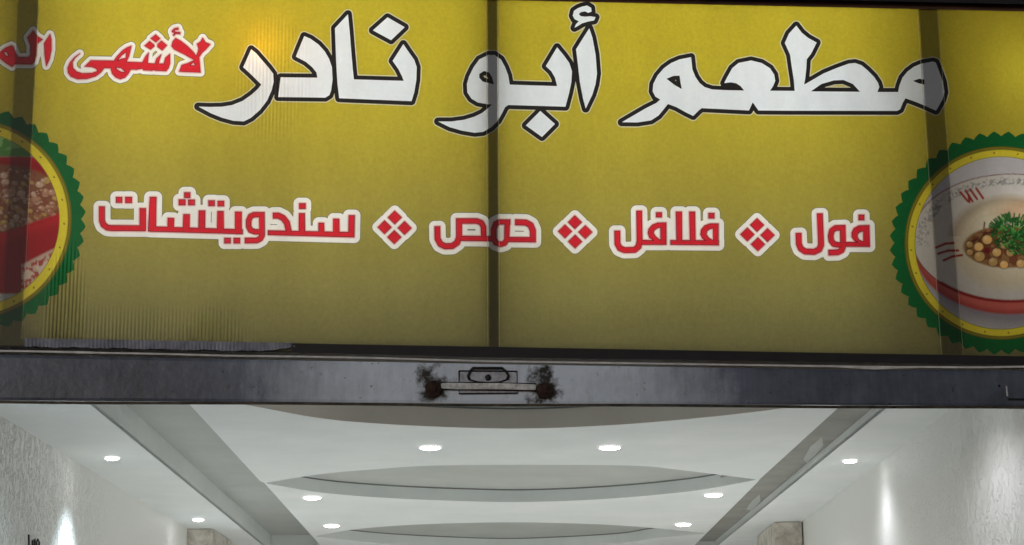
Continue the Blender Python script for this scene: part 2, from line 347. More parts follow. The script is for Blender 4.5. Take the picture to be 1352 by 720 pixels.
# facade wall round the opening
OPX0, OPX1, OPZ = WL(YF).x - 0.12, WR(YF).x + 0.5, 3.06
def fw(x0, x1, z0, z1, name):
    v = []
    for z in (z0, z1):
        for x, d in ((x0, 0.30), (x1, 0.30), (x1, 0.45), (x0, 0.45)): v.append((x, fy(x) + d, z))
    return tag(MB().hexa(v[:4], v[4:]).build(name, M['facade']), kind='structure')
fw(-9, OPX0 - .002, 0, 5.6, 'facade_wall'); fw(OPX1 + .002, 9, 0, 5.6, 'facade_wall'); fw(OPX0, OPX1, OPZ + 0.10, 5.6, 'facade_wall')

# ------------------------------------------------------------------ ceiling
ceil = empty('ceiling', (0, 4.5, CZ)); tag(ceil, kind='structure')
RISE_L, RISE_R, RISE = 0.155, 0.06, 0.093
def V2(p): return (p.x, p.y)
def front(f): return f(YF + .02)
# side strips
def strip(fa, fb, z, name, m, thick=0.02):
    a0, a1, b1, b0 = fa(YF + .02), fa(YB), fb(YB), fb(YF + .02)
    q = [Vector((p.x, p.y, z)) for p in (a0, a1, b1, b0)]
    return MB().hexa(q, [p + Vector((0, 0, thick)) for p in q]).build(name, m, ceil)
strip(WL, AL, CZ, 'side_ceiling', M['ceiling']); strip(AR, lambda y: WR(y) + Vector((.3, 0, 0)), CZ, 'side_ceiling', M['ceiling'])
# central panel outline (edges as seen, extended to front and back)
CL = [zp(*p, CZ) for p in ((251, 535), (343, 635), (349, 638), (412, 708))]
CR = [zp(*p, CZ) for p in ((1103, 542), (1003, 633), (1000, 637), (926, 711))]
def ext(p, q, y): t = (y - p.y) / (q.y - p.y); return Vector((p.x + (q.x - p.x) * t, y, CZ))
outl = [ext(CL[1], CL[0], YF + .02)] + CL + [ext(CL[2], CL[3], YB)] + [ext(CR[2], CR[3], YB)] + CR[::-1] + [ext(CR[1], CR[0], YF + .02)]
def smoothpts(pts, n=8):
    out = []
    for i in range(len(pts) - 1):
        p0 = pts[max(i - 1, 0)]; p1 = pts[i]; p2 = pts[i + 1]; p3 = pts[min(i + 2, len(pts) - 1)]
        for k in range(n):
            t = k / n
            out.append(tuple(0.5 * ((2 * p1[j]) + (-p0[j] + p2[j]) * t + (2 * p0[j] - 5 * p1[j] + 4 * p2[j] - p3[j]) * t * t + (-p0[j] + 3 * p1[j] - 3 * p2[j] + p3[j]) * t ** 3) for j in (0, 1)))
    out.append(pts[-1]); return out
lens = [
    (smoothpts([(352, 637.5), (425, 626), (500, 619.5), (570, 615), (700, 614), (834, 615), (900, 621), (997, 633)]),
     smoothpts([(352, 638.5), (420, 650), (500, 657), (600, 661.5), (700, 663), (813, 658), (917, 648), (997, 634)])),
    (smoothpts([(418, 707.5), (462, 700), (520, 694.5), (600, 691), (700, 690), (800, 693), (870, 698), (930, 704)]),
     smoothpts([(418, 708.5), (497, 717), (600, 722.5), (690, 724), (813, 718), (863, 711), (930, 705)])),
    (smoothpts([(215, 516), (330, 513), (500, 511.5), (690, 511), (900, 512), (1060, 513.5), (1140, 518)]),
     smoothpts([(215, 518), (320, 534), (420, 552), (500, 559.5), (600, 564.5), (690, 566), (780, 563), (880, 556), (1020, 541), (1140, 520)])),
]
holes = []
for up, lo in lens: holes.append([zp(*p, CZ) for p in up] + [zp(*p, CZ) for p in lo[::-1]])
loops = [outl] + holes
allv = [p for l in loops for p in l]
tri = tessellate_polygon([[Vector((p.x, p.y, 0)) for p in l] for l in loops])
mb = MB().add(allv, tri)
L2 = len(outl)
up = [p + Vector((0, 0, 0.03)) for p in outl]
mb.add(outl + up, [(i, (i + 1) % L2, (i + 1) % L2 + L2, i + L2) for i in range(L2)])
mesh('central_ceiling', mb.v, mb.f, M['ceiling'], ceil)
for k, (h, rise) in enumerate(zip(holes, (RISE, RISE, 0.115))):
    n = len(h); t = [p + Vector((0, 0, rise)) for p in h]; g = [p + Vector((0, 0, rise - .009)) for p in h]
    gp = MB().add(g + t, [(i, (i + 1) % n, (i + 1) % n + n, i + n) for i in range(n)])
    mesh('painted_gap_shade', gp.v, gp.f, M['gap'], ceil)
    rim = MB().add(h + g, [(i, (i + 1) % n, (i + 1) % n + n, i + n) for i in range(n)])
    mesh('recess_rim', rim.v, rim.f, M['beige'] if k == 2 else M['ceiling'], ceil)
    tt = tessellate_polygon([[Vector((p.x, p.y, 0)) for p in t]])
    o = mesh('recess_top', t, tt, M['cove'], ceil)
    if k == 2: o['label'] = 'recessed top nearest the street'
# side troughs between the central panel and the side strips
for Af, Cs, rise, s in ((AL, (CL, 0), RISE_L, 1), (AR, (CR, 0), RISE_R, -1)):
    a0, a1 = Af(YF + .02), Af(YB)
    z = Vector((0, 0, rise))
    fa = MB().add([a0, a1, a1 + z, a0 + z], [(0, 1, 2, 3)]); mesh('trough_side', fa.v, fa.f, M['ceiling'], ceil)
    C = Cs[0]; b1, b0 = ext(C[2], C[3], YB) + Vector((s * .25, 0, 0)), ext(C[1], C[0], YF + .02) + Vector((s * .25, 0, 0))
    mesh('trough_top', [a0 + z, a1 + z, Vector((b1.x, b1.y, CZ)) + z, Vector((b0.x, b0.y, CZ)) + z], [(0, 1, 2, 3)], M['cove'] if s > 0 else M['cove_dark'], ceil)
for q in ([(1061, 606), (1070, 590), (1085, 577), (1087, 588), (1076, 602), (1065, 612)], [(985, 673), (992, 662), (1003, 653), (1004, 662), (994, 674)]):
    o = mesh('painted_light_pool', [zp(x, y, CZ + RISE_R - .003) for x, y in q], [tuple(range(len(q)))], M['cove'], ceil)  # pools of light in the right trough, painted as lighter quads

# corner pillars
def pillar(x_px0, x_px1, ytop, yback, s, label):
    p0, p1 = zp(x_px0, ytop, CZ), zp(x_px1, ytop, CZ); d = zp(x_px1, yback, CZ).y - p1.y
    x0, x1 = sorted((p0.x, p1.x))
    o = MB().box((x0, p1.y, 0), (x1, p1.y + d, CZ - 0.002)).build('pillar', M['marble'], origin=((x0 + x1) / 2, p1.y + d / 2, 0), bevel=0.006)
    return tag(o, label, 'pillar')
pillar(240, 281, 698, 715, 1, 'veined stone pillar at the far end of the left wall')
pillar(1058, 1022, 689, 708, -1, 'tan stone pillar at the far end of the right wall')

# ------------------------------------------------------------------ downlights
def disc(c, r, n=32, z=0): return [c + Vector((r * math.cos(2 * math.pi * k / n), r * math.sin(2 * math.pi * k / n), z)) for k in range(n)]
def make_downlight(r):
    t = empty('downlight', (0, 0, 0)); c = Vector((0, 0, 0)); n = 32
    o1, o2, i2, i1 = disc(c, r * 1.16, n, 0), disc(c, r * 1.10, n, -0.006), disc(c, r * 1.0, n, -0.006), disc(c, r * .97, n, -0.001)
    f = []
    for a in range(3):
        for k in range(n): f.append((a * n + k, a * n + (k + 1) % n, (a + 1) * n + (k + 1) % n, (a + 1) * n + k))
    mesh('trim_ring', o1 + o2 + i2 + i1, f, M['ring'], t)
    d = []; rr = ((.985, -.003), (.9, -.009), (.6, -.014), (.25, -.016))
    for q, zq in rr: d += disc(c, r * q, n, zq)
    mesh('diffuser', d, [(a * n + k, a * n + (k + 1) % n, (a + 1) * n + (k + 1) % n, (a + 1) * n + k) for a in range(3) for k in range(n)] + [tuple(3 * n + k for k in range(n))], M['glow'], t, smooth=True)
    return t
big = make_downlight(0.062); small = make_downlight(0.042)
used = set()
def place_light(px, py, proto, label, energy, cone, group):
    if proto.name in used:
        t = proto.copy(); COL.objects.link(t)
        for ch in proto.children: c = ch.copy(); COL.objects.link(c); c.parent = t
    else: used.add(proto.name); t = proto
    p = zp(px, py, CZ); t.location = p + Vector((0, 0, -0.0015))
    tag(t, label, 'ceiling light', group)
    l = bpy.data.lights.new('downlight_lamp', 'SPOT'); l.energy = energy; l.spot_size = R(cone); l.spot_blend = 1.0; l.shadow_soft_size = (0.06 if proto is big else 0.10) if px < 1000 else 0.17
    l.color = ((0.74, 0.89, 1.0) if px < 700 else (0.93, 0.94, 1.0)) if proto is small else (0.97, 0.98, 1.0)
    o = bpy.data.objects.new('downlight_lamp', l); COL.objects.link(o); o.location = p + Vector((0, 0, -0.035)); return t
gc = 'round downlights in the central ceiling'; gs = 'small downlights beside the walls'
EB, ES = 185, 75
place_light(568, 590, big, 'large downlight left of centre, nearest the steel rail', EB, 150, gc)
place_light(805, 590, big, 'large downlight right of centre, nearest the steel rail', EB, 150, gc)
place_light(412, 656.5, big, 'round downlight just below the left tip of the lens recess', EB, 150, gc)
place_light(942, 653, big, 'round downlight just below the right tip of the lens recess', EB, 150, gc)
place_light(438, 693.5, big, 'farthest downlight on the left of the central ceiling', EB, 150, gc)
place_light(902, 692, big, 'farthest downlight on the right of the central ceiling', EB, 150, gc)
place_light(148, 604, small, 'small downlight in the left side ceiling, nearer the street', ES * 2.2, 88, gs)
place_light(262, 685.5, small, 'small downlight in the left side ceiling, near the far pillar', ES * 2.2, 88, gs)
place_light(1122, 608, small, 'small downlight in the right side ceiling beside the plaster wall', 24, 140, gs)
place_light(1235, 508, small, 'small downlight in the right side ceiling hidden behind the steel rail', 26, 140, gs)
place_light(36, 519, small, 'added downlight in the left side ceiling, unseen behind the steel rail', 95, 150, gs)  # added lamp, out of view, brightens the near left wall

# dark metal letters / hooks at the foot of the visible left wall
def wall_px(px, py, Wf, off=0.0):
    a, b = Wf(1), Wf(8); d2 = (b - a).normalized(); nrm = Vector((d2.y, -d2.x, 0)); 
    d = ray(px, py); t = (a - CAM).dot(nrm) / d.dot(nrm); return CAM + d * t + nrm * off
mb = MB()
for pts in ([(33, 706), (33.5, 735)], [(38, 735), (38, 714), (41, 712), (41, 735)], [(45, 735), (43.5, 716), (45, 712.5), (47, 716), (46, 735)]):
    mb.tube([wall_px(x, y, WL, 0.02) for x, y in pts], 0.006, 6)
tag(mb.build('metal_lettering', M['wallmetal'], origin=wall_px(40, 735, WL, 0.02)), 'tips of thin dark metal letters on the left textured wall', 'wall lettering')

# ================================================================== light box sign
SO = fp(650, 460, 0.0)
sign = empty('light_box_sign', SO); tag(sign, 'wide olive yellow light box sign with white and red Arabic lettering above the shop opening', 'sign')
OFF = 0.0                                                # the printed sheet lies in the facade plane
XL, XR = -160, 1512
def top(x): return 0.0216 * (x - 655) + 0.2              # lower edge of the top frame
def lit(x): return 446.5 + 0.0178 * x                    # upper edge of the bottom frame
# --- signed distances in photograph pixels
def seg_poly(P, pts):
    pts = np.asarray(pts, float); a = pts; b = np.roll(pts, -1, 0)
    d2 = np.full(len(P), 1e18); inside = np.zeros(len(P), bool)
    for p, q in zip(a, b):
        e = q - p; wv = P - p; t = np.clip((wv @ e) / max(e @ e, 1e-9), 0, 1)
        dd = wv - t[:, None] * e; d2 = np.minimum(d2, (dd ** 2).sum(1))
        c = ((p[1] <= P[:, 1]) != (q[1] <= P[:, 1]))
        with np.errstate(divide='ignore', invalid='ignore'):
            xi = p[0] + (P[:, 1] - p[1]) * e[0] / (e[1] if abs(e[1]) > 1e-12 else 1e-12)
        inside ^= c & (P[:, 0] < xi)
    d = np.sqrt(d2); return np.where(inside, -d, d)
def Z(ox, oy, s): return lambda pts: [(ox + x / s, oy + y / s) for x, y in pts]
def rect(x0, y0, x1, y1): return [(x0, y0), (x1, y0), (x1, y1), (x0, y1)]
def path_polys(pts, hw):
    out = []; 
    for (x0, y0), (x1, y1) in zip(pts[:-1], pts[1:]):
        L = math.hypot(x1 - x0, y1 - y0); nx, ny = -(y1 - y0) / L * hw, (x1 - x0) / L * hw
        out.append([(x0 + nx, y0 + ny), (x1 + nx, y1 + ny), (x1 - nx, y1 - ny), (x0 - nx, y0 - ny)])
    for x, y in pts[1:-1]:
        out.append([(x + hw * math.cos(k * math.pi / 8), y + hw * math.sin(k * math.pi / 8)) for k in range(16)])
    return out
def contour(D, x0, y0, st, iso):
    """marching squares -> closed loops of (x, y)"""
    D = D - iso; D = np.where(np.abs(D) < 1e-6, 1e-6, D); ny, nx = D.shape
    s = D < 0; segs = {}
    code = s[:-1, :-1] * 1 + s[:-1, 1:] * 2 + s[1:, 1:] * 4 + s[1:, :-1] * 8
    js, is_ = np.nonzero((code > 0) & (code < 15))
    # edges: 0 top, 1 right, 2 bottom, 3 left ; directed with inside on the left
    T = {1: [(3, 0)], 2: [(0, 1)], 3: [(3, 1)], 4: [(1, 2)], 5: [(3, 2), (1, 0)], 6: [(0, 2)], 7: [(3, 2)],
         8: [(2, 3)], 9: [(2, 0)], 10: [(0, 3), (2, 1)], 11: [(2, 1)], 12: [(1, 3)], 13: [(1, 0)], 14: [(0, 3)]}
    def key(j, i, e): return (('h', j, i), ('v', j, i + 1), ('h', j + 1, i), ('v', j, i))[e]
    def pos(k):
        a, j, i = k
        if a == 'h': d0, d1 = D[j, i], D[j, i + 1]; return (x0 + (i + d0 / (d0 - d1)) * st, y0 + j * st)
        d0, d1 = D[j, i], D[j + 1, i]; return (x0 + i * st, y0 + (j + d0 / (d0 - d1)) * st)
    for j, i in zip(js, is_):
        for a, b in T[int(code[j, i])]: segs[key(j, i, a)] = key(j, i, b)
    loops = []
    while segs:
        k0, k = segs.popitem(); loop = [k0]
        while k != k0: loop.append(k); k = segs.pop(k)
        pts = simplify([pos(q) for q in loop], 0.07)
        if len(pts) >= 3:
            ar = 0.5 * abs(sum(p[0] * q[1] - q[0] * p[1] for p, q in zip(pts, pts[1:] + pts[:1])))
            if ar > 0.6: loops.append(pts)
    return loops
def simplify(pts, eps):
    def dp(a):
        if len(a) < 3: return a
        p, q = np.array(a[0]), np.array(a[-1]); e = q - p; L = np.hypot(*e)
        X = np.array(a[1:-1]) - p
        d = np.abs(X[:, 0] * e[1] - X[:, 1] * e[0]) / L if L > 1e-9 else np.hypot(X[:, 0], X[:, 1])
        k = int(d.argmax())
        if d[k] < eps: return [a[0], a[-1]]
        return dp(a[:k + 2])[:-1] + dp(a[k + 1:])
    n = len(pts) // 2
    return dp(pts[:n + 1])[:-1] + dp(pts[n:] + [pts[0]])[:-1]
def fill(loops):
    """even-odd fill of any number of nested loops -> verts, triangles"""
    pts = [Vector(p) for l in loops for p in l]; ed = []; k = 0
    for l in loops:
        n = len(l); ed += [(k + i, k + (i + 1) % n) for i in range(n)]; k += n
    v, e_, f, *_r = delaunay_2d_cdt(pts, ed, [], 0, 1e-6)
    V = np.array([tuple(p) for p in v]); T3 = np.array([tuple(q) for q in f]); Cn = V[T3].mean(1)
    ins = np.zeros(len(Cn), bool)
    for l in loops:
        a = np.array(l); b = np.roll(a, -1, 0)
        lo, hi = a.min(0), a.max(0); idx = np.nonzero((Cn[:, 0] > lo[0]) & (Cn[:, 0] < hi[0]) & (Cn[:, 1] > lo[1]) & (Cn[:, 1] < hi[1]))[0]
        if not len(idx): continue
        X, Y = Cn[idx, 0][:, None], Cn[idx, 1][:, None]
        with np.errstate(divide='ignore', invalid='ignore'):
            c = ((a[:, 1] <= Y) != (b[:, 1] <= Y)) & (X < a[:, 0] + (Y - a[:, 1]) * (b[:, 0] - a[:, 0]) / (b[:, 1] - a[:, 1]))
        ins[idx] ^= (c.sum(1) % 2).astype(bool)
    return V, [tuple(int(i) for i in t) for t in T3[ins]]
def flat(name, loops, m, parent, off=OFF):
    V, t = fill(loops); v = [fp(x, y, off) for x, y in V]
    o = mesh(name, v, t, m, parent, origin=SO)
    if parent is not sign: o.location = (0, 0, 0)
    return o
sheet_holes = []
def word(name, label, shapes, holes, bands, step=0.5):
    """shapes are united, holes cut; bands = [(iso, sub-part name, material)] from the inside out"""
    wmax = bands[-1][0] + 2
    xs = [x for s in shapes for x, y in s]; ys = [y for s in shapes for x, y in s]
    x0, x1, y0, y1 = min(xs) - wmax, max(xs) + wmax, min(ys) - wmax, max(ys) + wmax
    nx, ny = int((x1 - x0) / step) + 2, int((y1 - y0) / step) + 2
    gx, gy = np.meshgrid(x0 + np.arange(nx) * step, y0 + np.arange(ny) * step)
    P = np.stack([gx.ravel(), gy.ravel()], 1); D = np.full(len(P), 1e9)
    for s in shapes: D = np.minimum(D, seg_poly(P, s))
    for h in holes: D = np.maximum(D, -seg_poly(P, h))
    D = D.reshape(ny, nx); prev = []; par = sign
    for k, (iso, nm, mm) in enumerate(bands):
        L = contour(D, x0, y0, step, iso)
        if not L: continue
        o = flat(name if k == 0 else nm, L + prev, mm, par)
        if k == 0: par = o; o['label'] = label
        prev = L
    sheet_holes.extend(prev)
TITLE = [(0, 'lettering', M['white']), (5.3, 'lettering_outline', M['black']), (6.7, 'lettering_halo', M['halo'])]
def redb(wd, e=0.7): return [(-e, 'lettering', M['red']), (0.35, 'lettering_edge', M['darkred']), (1.7, 'lettering_glow', M['pink']), (wd, 'lettering_border', M['cream']), (wd + 0.9, 'lettering_shadow', M['grey'])]

z = Z(240, 0, 3.6)
word('shop_name_word', 'leftmost white word of the shop name', [z(p) for p in (
    [(330, 235), (352, 252), (385, 290), (415, 325), (435, 352), (437, 390), (427, 430), (405, 480), (370, 525), (330, 560), (295, 578), (245, 575), (190, 560), (140, 540), (78, 507), (130, 509), (190, 508), (240, 500), (290, 480), (330, 452), (360, 425), (378, 403), (360, 385), (330, 355), (292, 320)],
    [(582, 172), (612, 185), (650, 212), (680, 245), (700, 280), (714, 320), (717, 380), (710, 430), (702, 453), (682, 465), (458, 462), (470, 368), (645, 370), (640, 345), (620, 320), (590, 295), (542, 270), (560, 225)],
    [(790, 68), (798, 150), (806, 250), (813, 330), (818, 378), (1055, 385), (1045, 360), (1030, 330), (1002, 290), (1053, 210), (1080, 250), (1105, 285), (1117, 320), (1115, 380), (1105, 440), (1092, 482), (748, 468), (740, 400), (734, 300), (728, 135)],
    [(978, 83), (1060, 130), (995, 192), (908, 145)])], [], TITLE)
z = Z(560, 0, 3.6)
word('shop_name_word', 'middle white word of the shop name, crossing the centre bar', [z(p) for p in (
    [(305, 262), (335, 262), (365, 283), (385, 320), (400, 360), (407, 403), (632, 410), (622, 370), (605, 340), (578, 315), (632, 225), (665, 265), (690, 300), (703, 340), (700, 390), (690, 440), (672, 508), (400, 500), (385, 510), (370, 540), (350, 575), (320, 605), (280, 628), (240, 632), (180, 622), (120, 605), (66, 578), (130, 578), (190, 570), (240, 555), (275, 538), (306, 513), (322, 497), (300, 496), (255, 488), (225, 470), (205, 440), (203, 400), (213, 365), (235, 320), (262, 283)],
    [(552, 528), (622, 590), (560, 652), (483, 597)],
    [(785, 135), (800, 180), (815, 260), (822, 350), (815, 400), (800, 450), (768, 517), (755, 470), (740, 390), (730, 300), (722, 235), (750, 190)],
    [(750, 32), (775, 27), (794, 38), (796, 56), (780, 62), (765, 55), (745, 58), (735, 68), (745, 78), (765, 80), (790, 78), (815, 82), (808, 98), (780, 103), (750, 112), (730, 125), (714, 133), (722, 115), (735, 102), (715, 92), (706, 75), (712, 52), (730, 40)])],
    [z([(262, 352), (285, 338), (308, 345), (322, 365), (332, 402), (305, 395), (278, 388), (262, 370)])], TITLE)
z = Z(800, 0, 3.6)
word('shop_name_word', 'rightmost white word of the shop name', [z([
    (75, 582), (130, 550), (190, 515), (240, 490), (258, 474), (235, 460), (222, 435), (225, 400), (245, 360), (275, 325), (310, 300), (350, 283), (405, 272), (408, 300), (411, 330), (425, 365), (445, 395), (470, 415), (505, 426), (560, 429),
    (657, 431), (640, 410), (620, 397), (595, 392), (562, 396), (575, 370), (600, 325), (630, 300), (690, 288), (740, 300), (780, 325), (800, 355), (805, 385), (795, 410), (780, 432), (897, 433), (893, 380), (885, 330), (875, 260), (850, 205), (870, 160), (905, 122), (930, 155), (960, 180), (1002, 203), (975, 257), (955, 282), (953, 320), (948, 370), (942, 403), (974, 385), (1034, 350), (1094, 325), (1154, 303), (1184, 300), (1214, 310), (1244, 335), (1274, 365), (1294, 395), (1300, 415), (1290, 438), (1389, 438), (1394, 410), (1409, 370), (1434, 340), (1464, 318), (1499, 303), (1554, 293), (1568, 298), (1584, 340), (1602, 390), (1609, 440), (1599, 475), (1569, 527), (1514, 502), (1464, 482), (1424, 468), (1412, 488), (1399, 520), (1384, 528), (864, 527), (725, 526), (698, 487), (680, 526), (455, 515), (440, 527), (415, 552), (380, 535), (335, 510), (295, 495), (275, 520), (250, 550), (215, 573), (150, 583)])],
    [z([(288, 375), (320, 362), (350, 360), (354, 390), (361, 425), (325, 404)]), z([(974, 435), (1024, 400), (1084, 383), (1129, 381), (1174, 400), (1208, 437)]), z([(1459, 385), (1489, 375), (1514, 378), (1514, 403), (1484, 396)])], TITLE)
# slogan, red with cream border
z1, z2, z3 = Z(0, 20, 7.2), Z(80, 25, 8), Z(180, 25, 8)
word('slogan_word', 'red slogan word cut by the left edge of the photo', [z1(p) for p in (
    [(475, 185), (487, 230), (488, 330), (470, 420), (440, 482), (425, 380), (420, 270)],
    [(315, 148), (350, 200), (402, 232), (350, 275), (345, 380), (327, 445), (300, 468), (140, 465), (115, 492), (60, 458), (0, 412), (-100, 410), (-100, 365), (-20, 362), (0, 355), (50, 315), (110, 290), (125, 300), (150, 370), (175, 402), (270, 402), (290, 380), (290, 290), (263, 215), (290, 180)])],
    [z1([(33, 350), (65, 353), (82, 392), (55, 387)])], redb(5.6, 0.5))
word('slogan_word', 'red slogan word left of the shop name', [z2(
    [(202, 368), (150, 405), (100, 460), (75, 520), (78, 570), (110, 610), (180, 637), (280, 633), (370, 606), (420, 570), (460, 520), (530, 520), (545, 580), (580, 617), (630, 637), (680, 620), (715, 580), (740, 535), (812, 535), (812, 460), (695, 455), (720, 400), (747, 288), (700, 305), (650, 340), (590, 405), (565, 445), (320, 440), (256, 503), (330, 508), (380, 530), (385, 555), (330, 575), (230, 578), (170, 560), (130, 520), (125, 460), (150, 415)])] + [z3(p) for p in (
    [(-10, 460), (65, 462), (95, 400), (130, 358), (125, 400), (120, 470), (195, 475), (215, 420), (262, 378), (245, 430), (235, 475), (290, 475), (310, 410), (354, 373), (355, 470), (340, 520), (315, 552), (200, 547), (185, 540), (165, 547), (75, 542), (65, 525), (0, 537), (-10, 537)],
    [(205, 168), (250, 208), (205, 247), (153, 208)], [(140, 238), (185, 272), (190, 290), (150, 324), (88, 285)], [(265, 233), (322, 280), (275, 332), (225, 297), (225, 270)],
    [(415, 205), (470, 235), (540, 290), (600, 350), (632, 392), (652, 350), (658, 310), (643, 265), (680, 240), (700, 203), (730, 250), (780, 270), (730, 327), (695, 355), (662, 405), (668, 470), (677, 567), (453, 557), (480, 490), (540, 472), (612, 437), (590, 422), (510, 377), (400, 322), (373, 290), (385, 240)])]
    + [z3(p) for p in path_polys([(443, 104), (405, 112), (385, 132), (415, 148), (462, 152)], 9) + path_polys([(415, 150), (392, 175)], 6)],
    [z2([(600, 442), (650, 380), (692, 353), (690, 415), (640, 425)]), z2([(583, 512), (640, 520), (682, 562), (640, 562), (600, 540)]), z3([(568, 492), (605, 458), (622, 494)])], redb(5.6, 0.5))
# menu row
a, b = Z(110, 230, 6), Z(300, 230, 5.2)
sh = []
sh += path_polys(a([(148, 258), (148, 370), (160, 402), (190, 424), (220, 428), (490, 430)]), 3.6)
sh += [a(p) for p in (rect(447, 272, 495, 450), rect(260, 183, 307, 226), rect(333, 183, 384, 228), [(528, 183), (578, 183), (575, 455), (513, 453)],
    [(530, 415), (1262, 440), (1262, 475), (530, 455)], [(670, 348), (718, 350), (716, 430), (668, 430)], [(794, 320), (842, 320), (840, 435), (790, 435)], [(916, 290), (965, 290), (963, 440), (912, 440)], [(1064, 295), (1110, 295), (1112, 445), (1060, 445)],
    rect(800, 147, 846, 188), rect(757, 202, 808, 246), rect(832, 204, 882, 246), rect(992, 210, 1040, 252), rect(1065, 214, 1114, 254), rect(1118, 507, 1166, 548), rect(1192, 507, 1240, 548))]
sh += [b(p) for p in (rect(55, 260, 98, 412), rect(495, 202, 537, 238), [(494, 270), (532, 270), (534, 400), (492, 400)], [(628, 336), (664, 336), (666, 410), (627, 410)], [(729, 308), (768, 308), (770, 412), (728, 412)], [(835, 284), (875, 284), (872, 434), (832, 432)],
    [(280, 388), (870, 400), (870, 434), (280, 418)])]
sh += path_polys(b([(238, 262), (240, 420), (228, 443), (203, 456), (122, 457)]), 3.4) + path_polys(b([(255, 279), (185, 279), (160, 290), (147, 320), (147, 360), (160, 386), (190, 397), (238, 397)]), 3.3)
sh += path_polys(b([(315, 286), (350, 285), (385, 302), (410, 335), (425, 405)]), 3.6)
word('menu_word', 'long red menu word at the left end of the row', sh, [], redb(7.7))
c = Z(550, 260, 5.408)
sh = path_polys(c([(148, 212), (150, 300), (170, 338), (205, 354), (255, 352), (290, 328), (303, 290), (303, 155)]), 3.6)
sh += path_polys(c([(283, 173), (430, 173), (462, 186), (478, 215), (480, 300)]), 3.3) + path_polys(c([(315, 297), (560, 300)]), 3.1)
sh += path_polys(c([(668, 180), (592, 180), (566, 192), (552, 230), (552, 300), (566, 328), (600, 340), (628, 332), (643, 308), (648, 165)]), 3.2)
sh += path_polys(c([(645, 305), (850, 307)]), 3.1) + path_polys(c([(705, 182), (780, 184), (814, 202), (830, 240), (830, 324)]), 3.7)
word('menu_word', 'red menu word crossing the centre bar', sh, [], redb(7.4))
d = Z(790, 260, 5.633)
sh = path_polys(d([(140, 254), (142, 350), (160, 383), (195, 397), (270, 395), (298, 372), (307, 330), (303, 105)]), 3.6)
sh += [d([(505, 192), (440, 194), (400, 210), (375, 240), (368, 270), (380, 305), (410, 325), (320, 322), (320, 356), (505, 356)]), d(rect(430, 117, 470, 152)), d([(577, 112), (620, 112), (622, 330), (582, 330)]), d([(677, 112), (718, 112), (722, 330), (682, 330)]),
       d([(537, 324), (895, 325), (895, 360), (537, 356)]), d([(893, 200), (830, 200), (790, 215), (765, 245), (760, 280), (775, 312), (800, 330), (893, 350)]), d(rect(820, 122, 862, 160))]
word('menu_word', 'second red menu word from the right', sh, [d([(463, 228), (440, 232), (415, 250), (410, 270), (425, 295), (450, 315), (463, 322)]), d([(855, 235), (830, 238), (808, 255), (803, 280), (820, 305), (845, 320), (855, 322)])], redb(7.4))
e = Z(970, 260, 6.76)
sh = path_polys(e([(570, 325), (573, 420), (590, 463), (630, 489), (710, 492), (755, 470), (771, 430), (760, 150)]), 3.6)
sh += path_polys(e([(985, 276), (900, 279), (868, 300), (856, 350), (862, 393), (885, 422), (925, 430), (965, 428)]), 3.4) + path_polys(e([(963, 255), (968, 440), (955, 478), (920, 496), (838, 499)]), 3.5)
sh += [e([(1200, 255), (1110, 258), (1065, 280), (1045, 320), (1045, 360), (1070, 395), (1100, 405), (980, 405), (980, 443), (1205, 445)]), e(rect(1107, 162, 1155, 208))]
word('menu_word', 'rightmost short red menu word', sh, [e([(1150, 306), (1115, 315), (1095, 335), (1095, 360), (1110, 385), (1150, 400)])], redb(7.4))
for cs, lb in (([(521.2, 287.3), (507.7, 300.2), (534.2, 301.2), (520.6, 313.3)], 'left'), ([(759, 293.6), (746, 305.7), (772.8, 306.6), (759.3, 319.2)], 'middle'), ([(999.5, 297.3), (986.7, 309.7), (1013.3, 310.6), (1000.7, 322.7)], 'right')):
    word('diamond_ornament', 'red and cream four-diamond ornament, %s one of the menu row' % lb, [[(x, y - 8.7), (x + 8.9, y), (x, y + 8.7), (x - 8.9, y)] for x, y in cs], [], [(-0.5, '', M['red']), (0.4, 'ornament_edge', M['darkred']), (1.7, 'ornament_glow', M['pink']), (7.2, 'ornament_border', M['cream']), (8.1, 'ornament_shadow', M['grey'])])

# --- food badges: green serrated edge, ring, picture
def lerp(a, b, t): return a + (b - a) * t
def vnoise(X, Y, s, seed):
    g = np.random.default_rng(seed).random((64, 64)); x = X / s; y = Y / s
    i = np.floor(x).astype(int); j = np.floor(y).astype(int); u = x - i; v = y - j; u = u * u * (3 - 2 * u); v = v * v * (3 - 2 * v)
    q = lambda a, b: g[b % 64, a % 64]
    return (q(i, j) * (1 - u) + q(i + 1, j) * u) * (1 - v) + (q(i, j + 1) * (1 - u) + q(i + 1, j + 1) * u) * v
def lin(c): c = np.array(c, float) / 255; return np.where(c <= .04045, c / 12.92, ((c + .055) / 1.055) ** 2.4)
def put(C, mask, col): 
    mk = np.clip(mask, 0, 1)[:, None]; C[:] = C * (1 - mk) + np.array(col) * mk
def soft(d, wd=1.0): return np.clip(0.5 - d / wd, 0, 1)
def seg_d(X, Y, p, q):
    e = np.array(q, float) - p; t = np.clip(((X - p[0]) * e[0] + (Y - p[1]) * e[1]) / (e @ e), 0, 1)
    return np.hypot(X - p[0] - t * e[0], Y - p[1] - t * e[1])
def beans(C, X, Y, lst, base, rngl):
    for (x, y, r) in lst:
        k = rngl.uniform(0.8, 1.15); d = np.hypot(X - x, (Y - y) * 1.08) - r
        put(C, soft(d - 1.2, 1.6) * 0.75, lin((70, 40, 30)))
        put(C, soft(d, 1.4), lin(np.clip(np.array(base) * k, 0, 255)))
        put(C, soft(np.hypot(X - x + r * .3, Y - y + r * .35) - r * .35, 2.5) * 0.5, lin((240, 215, 170)))
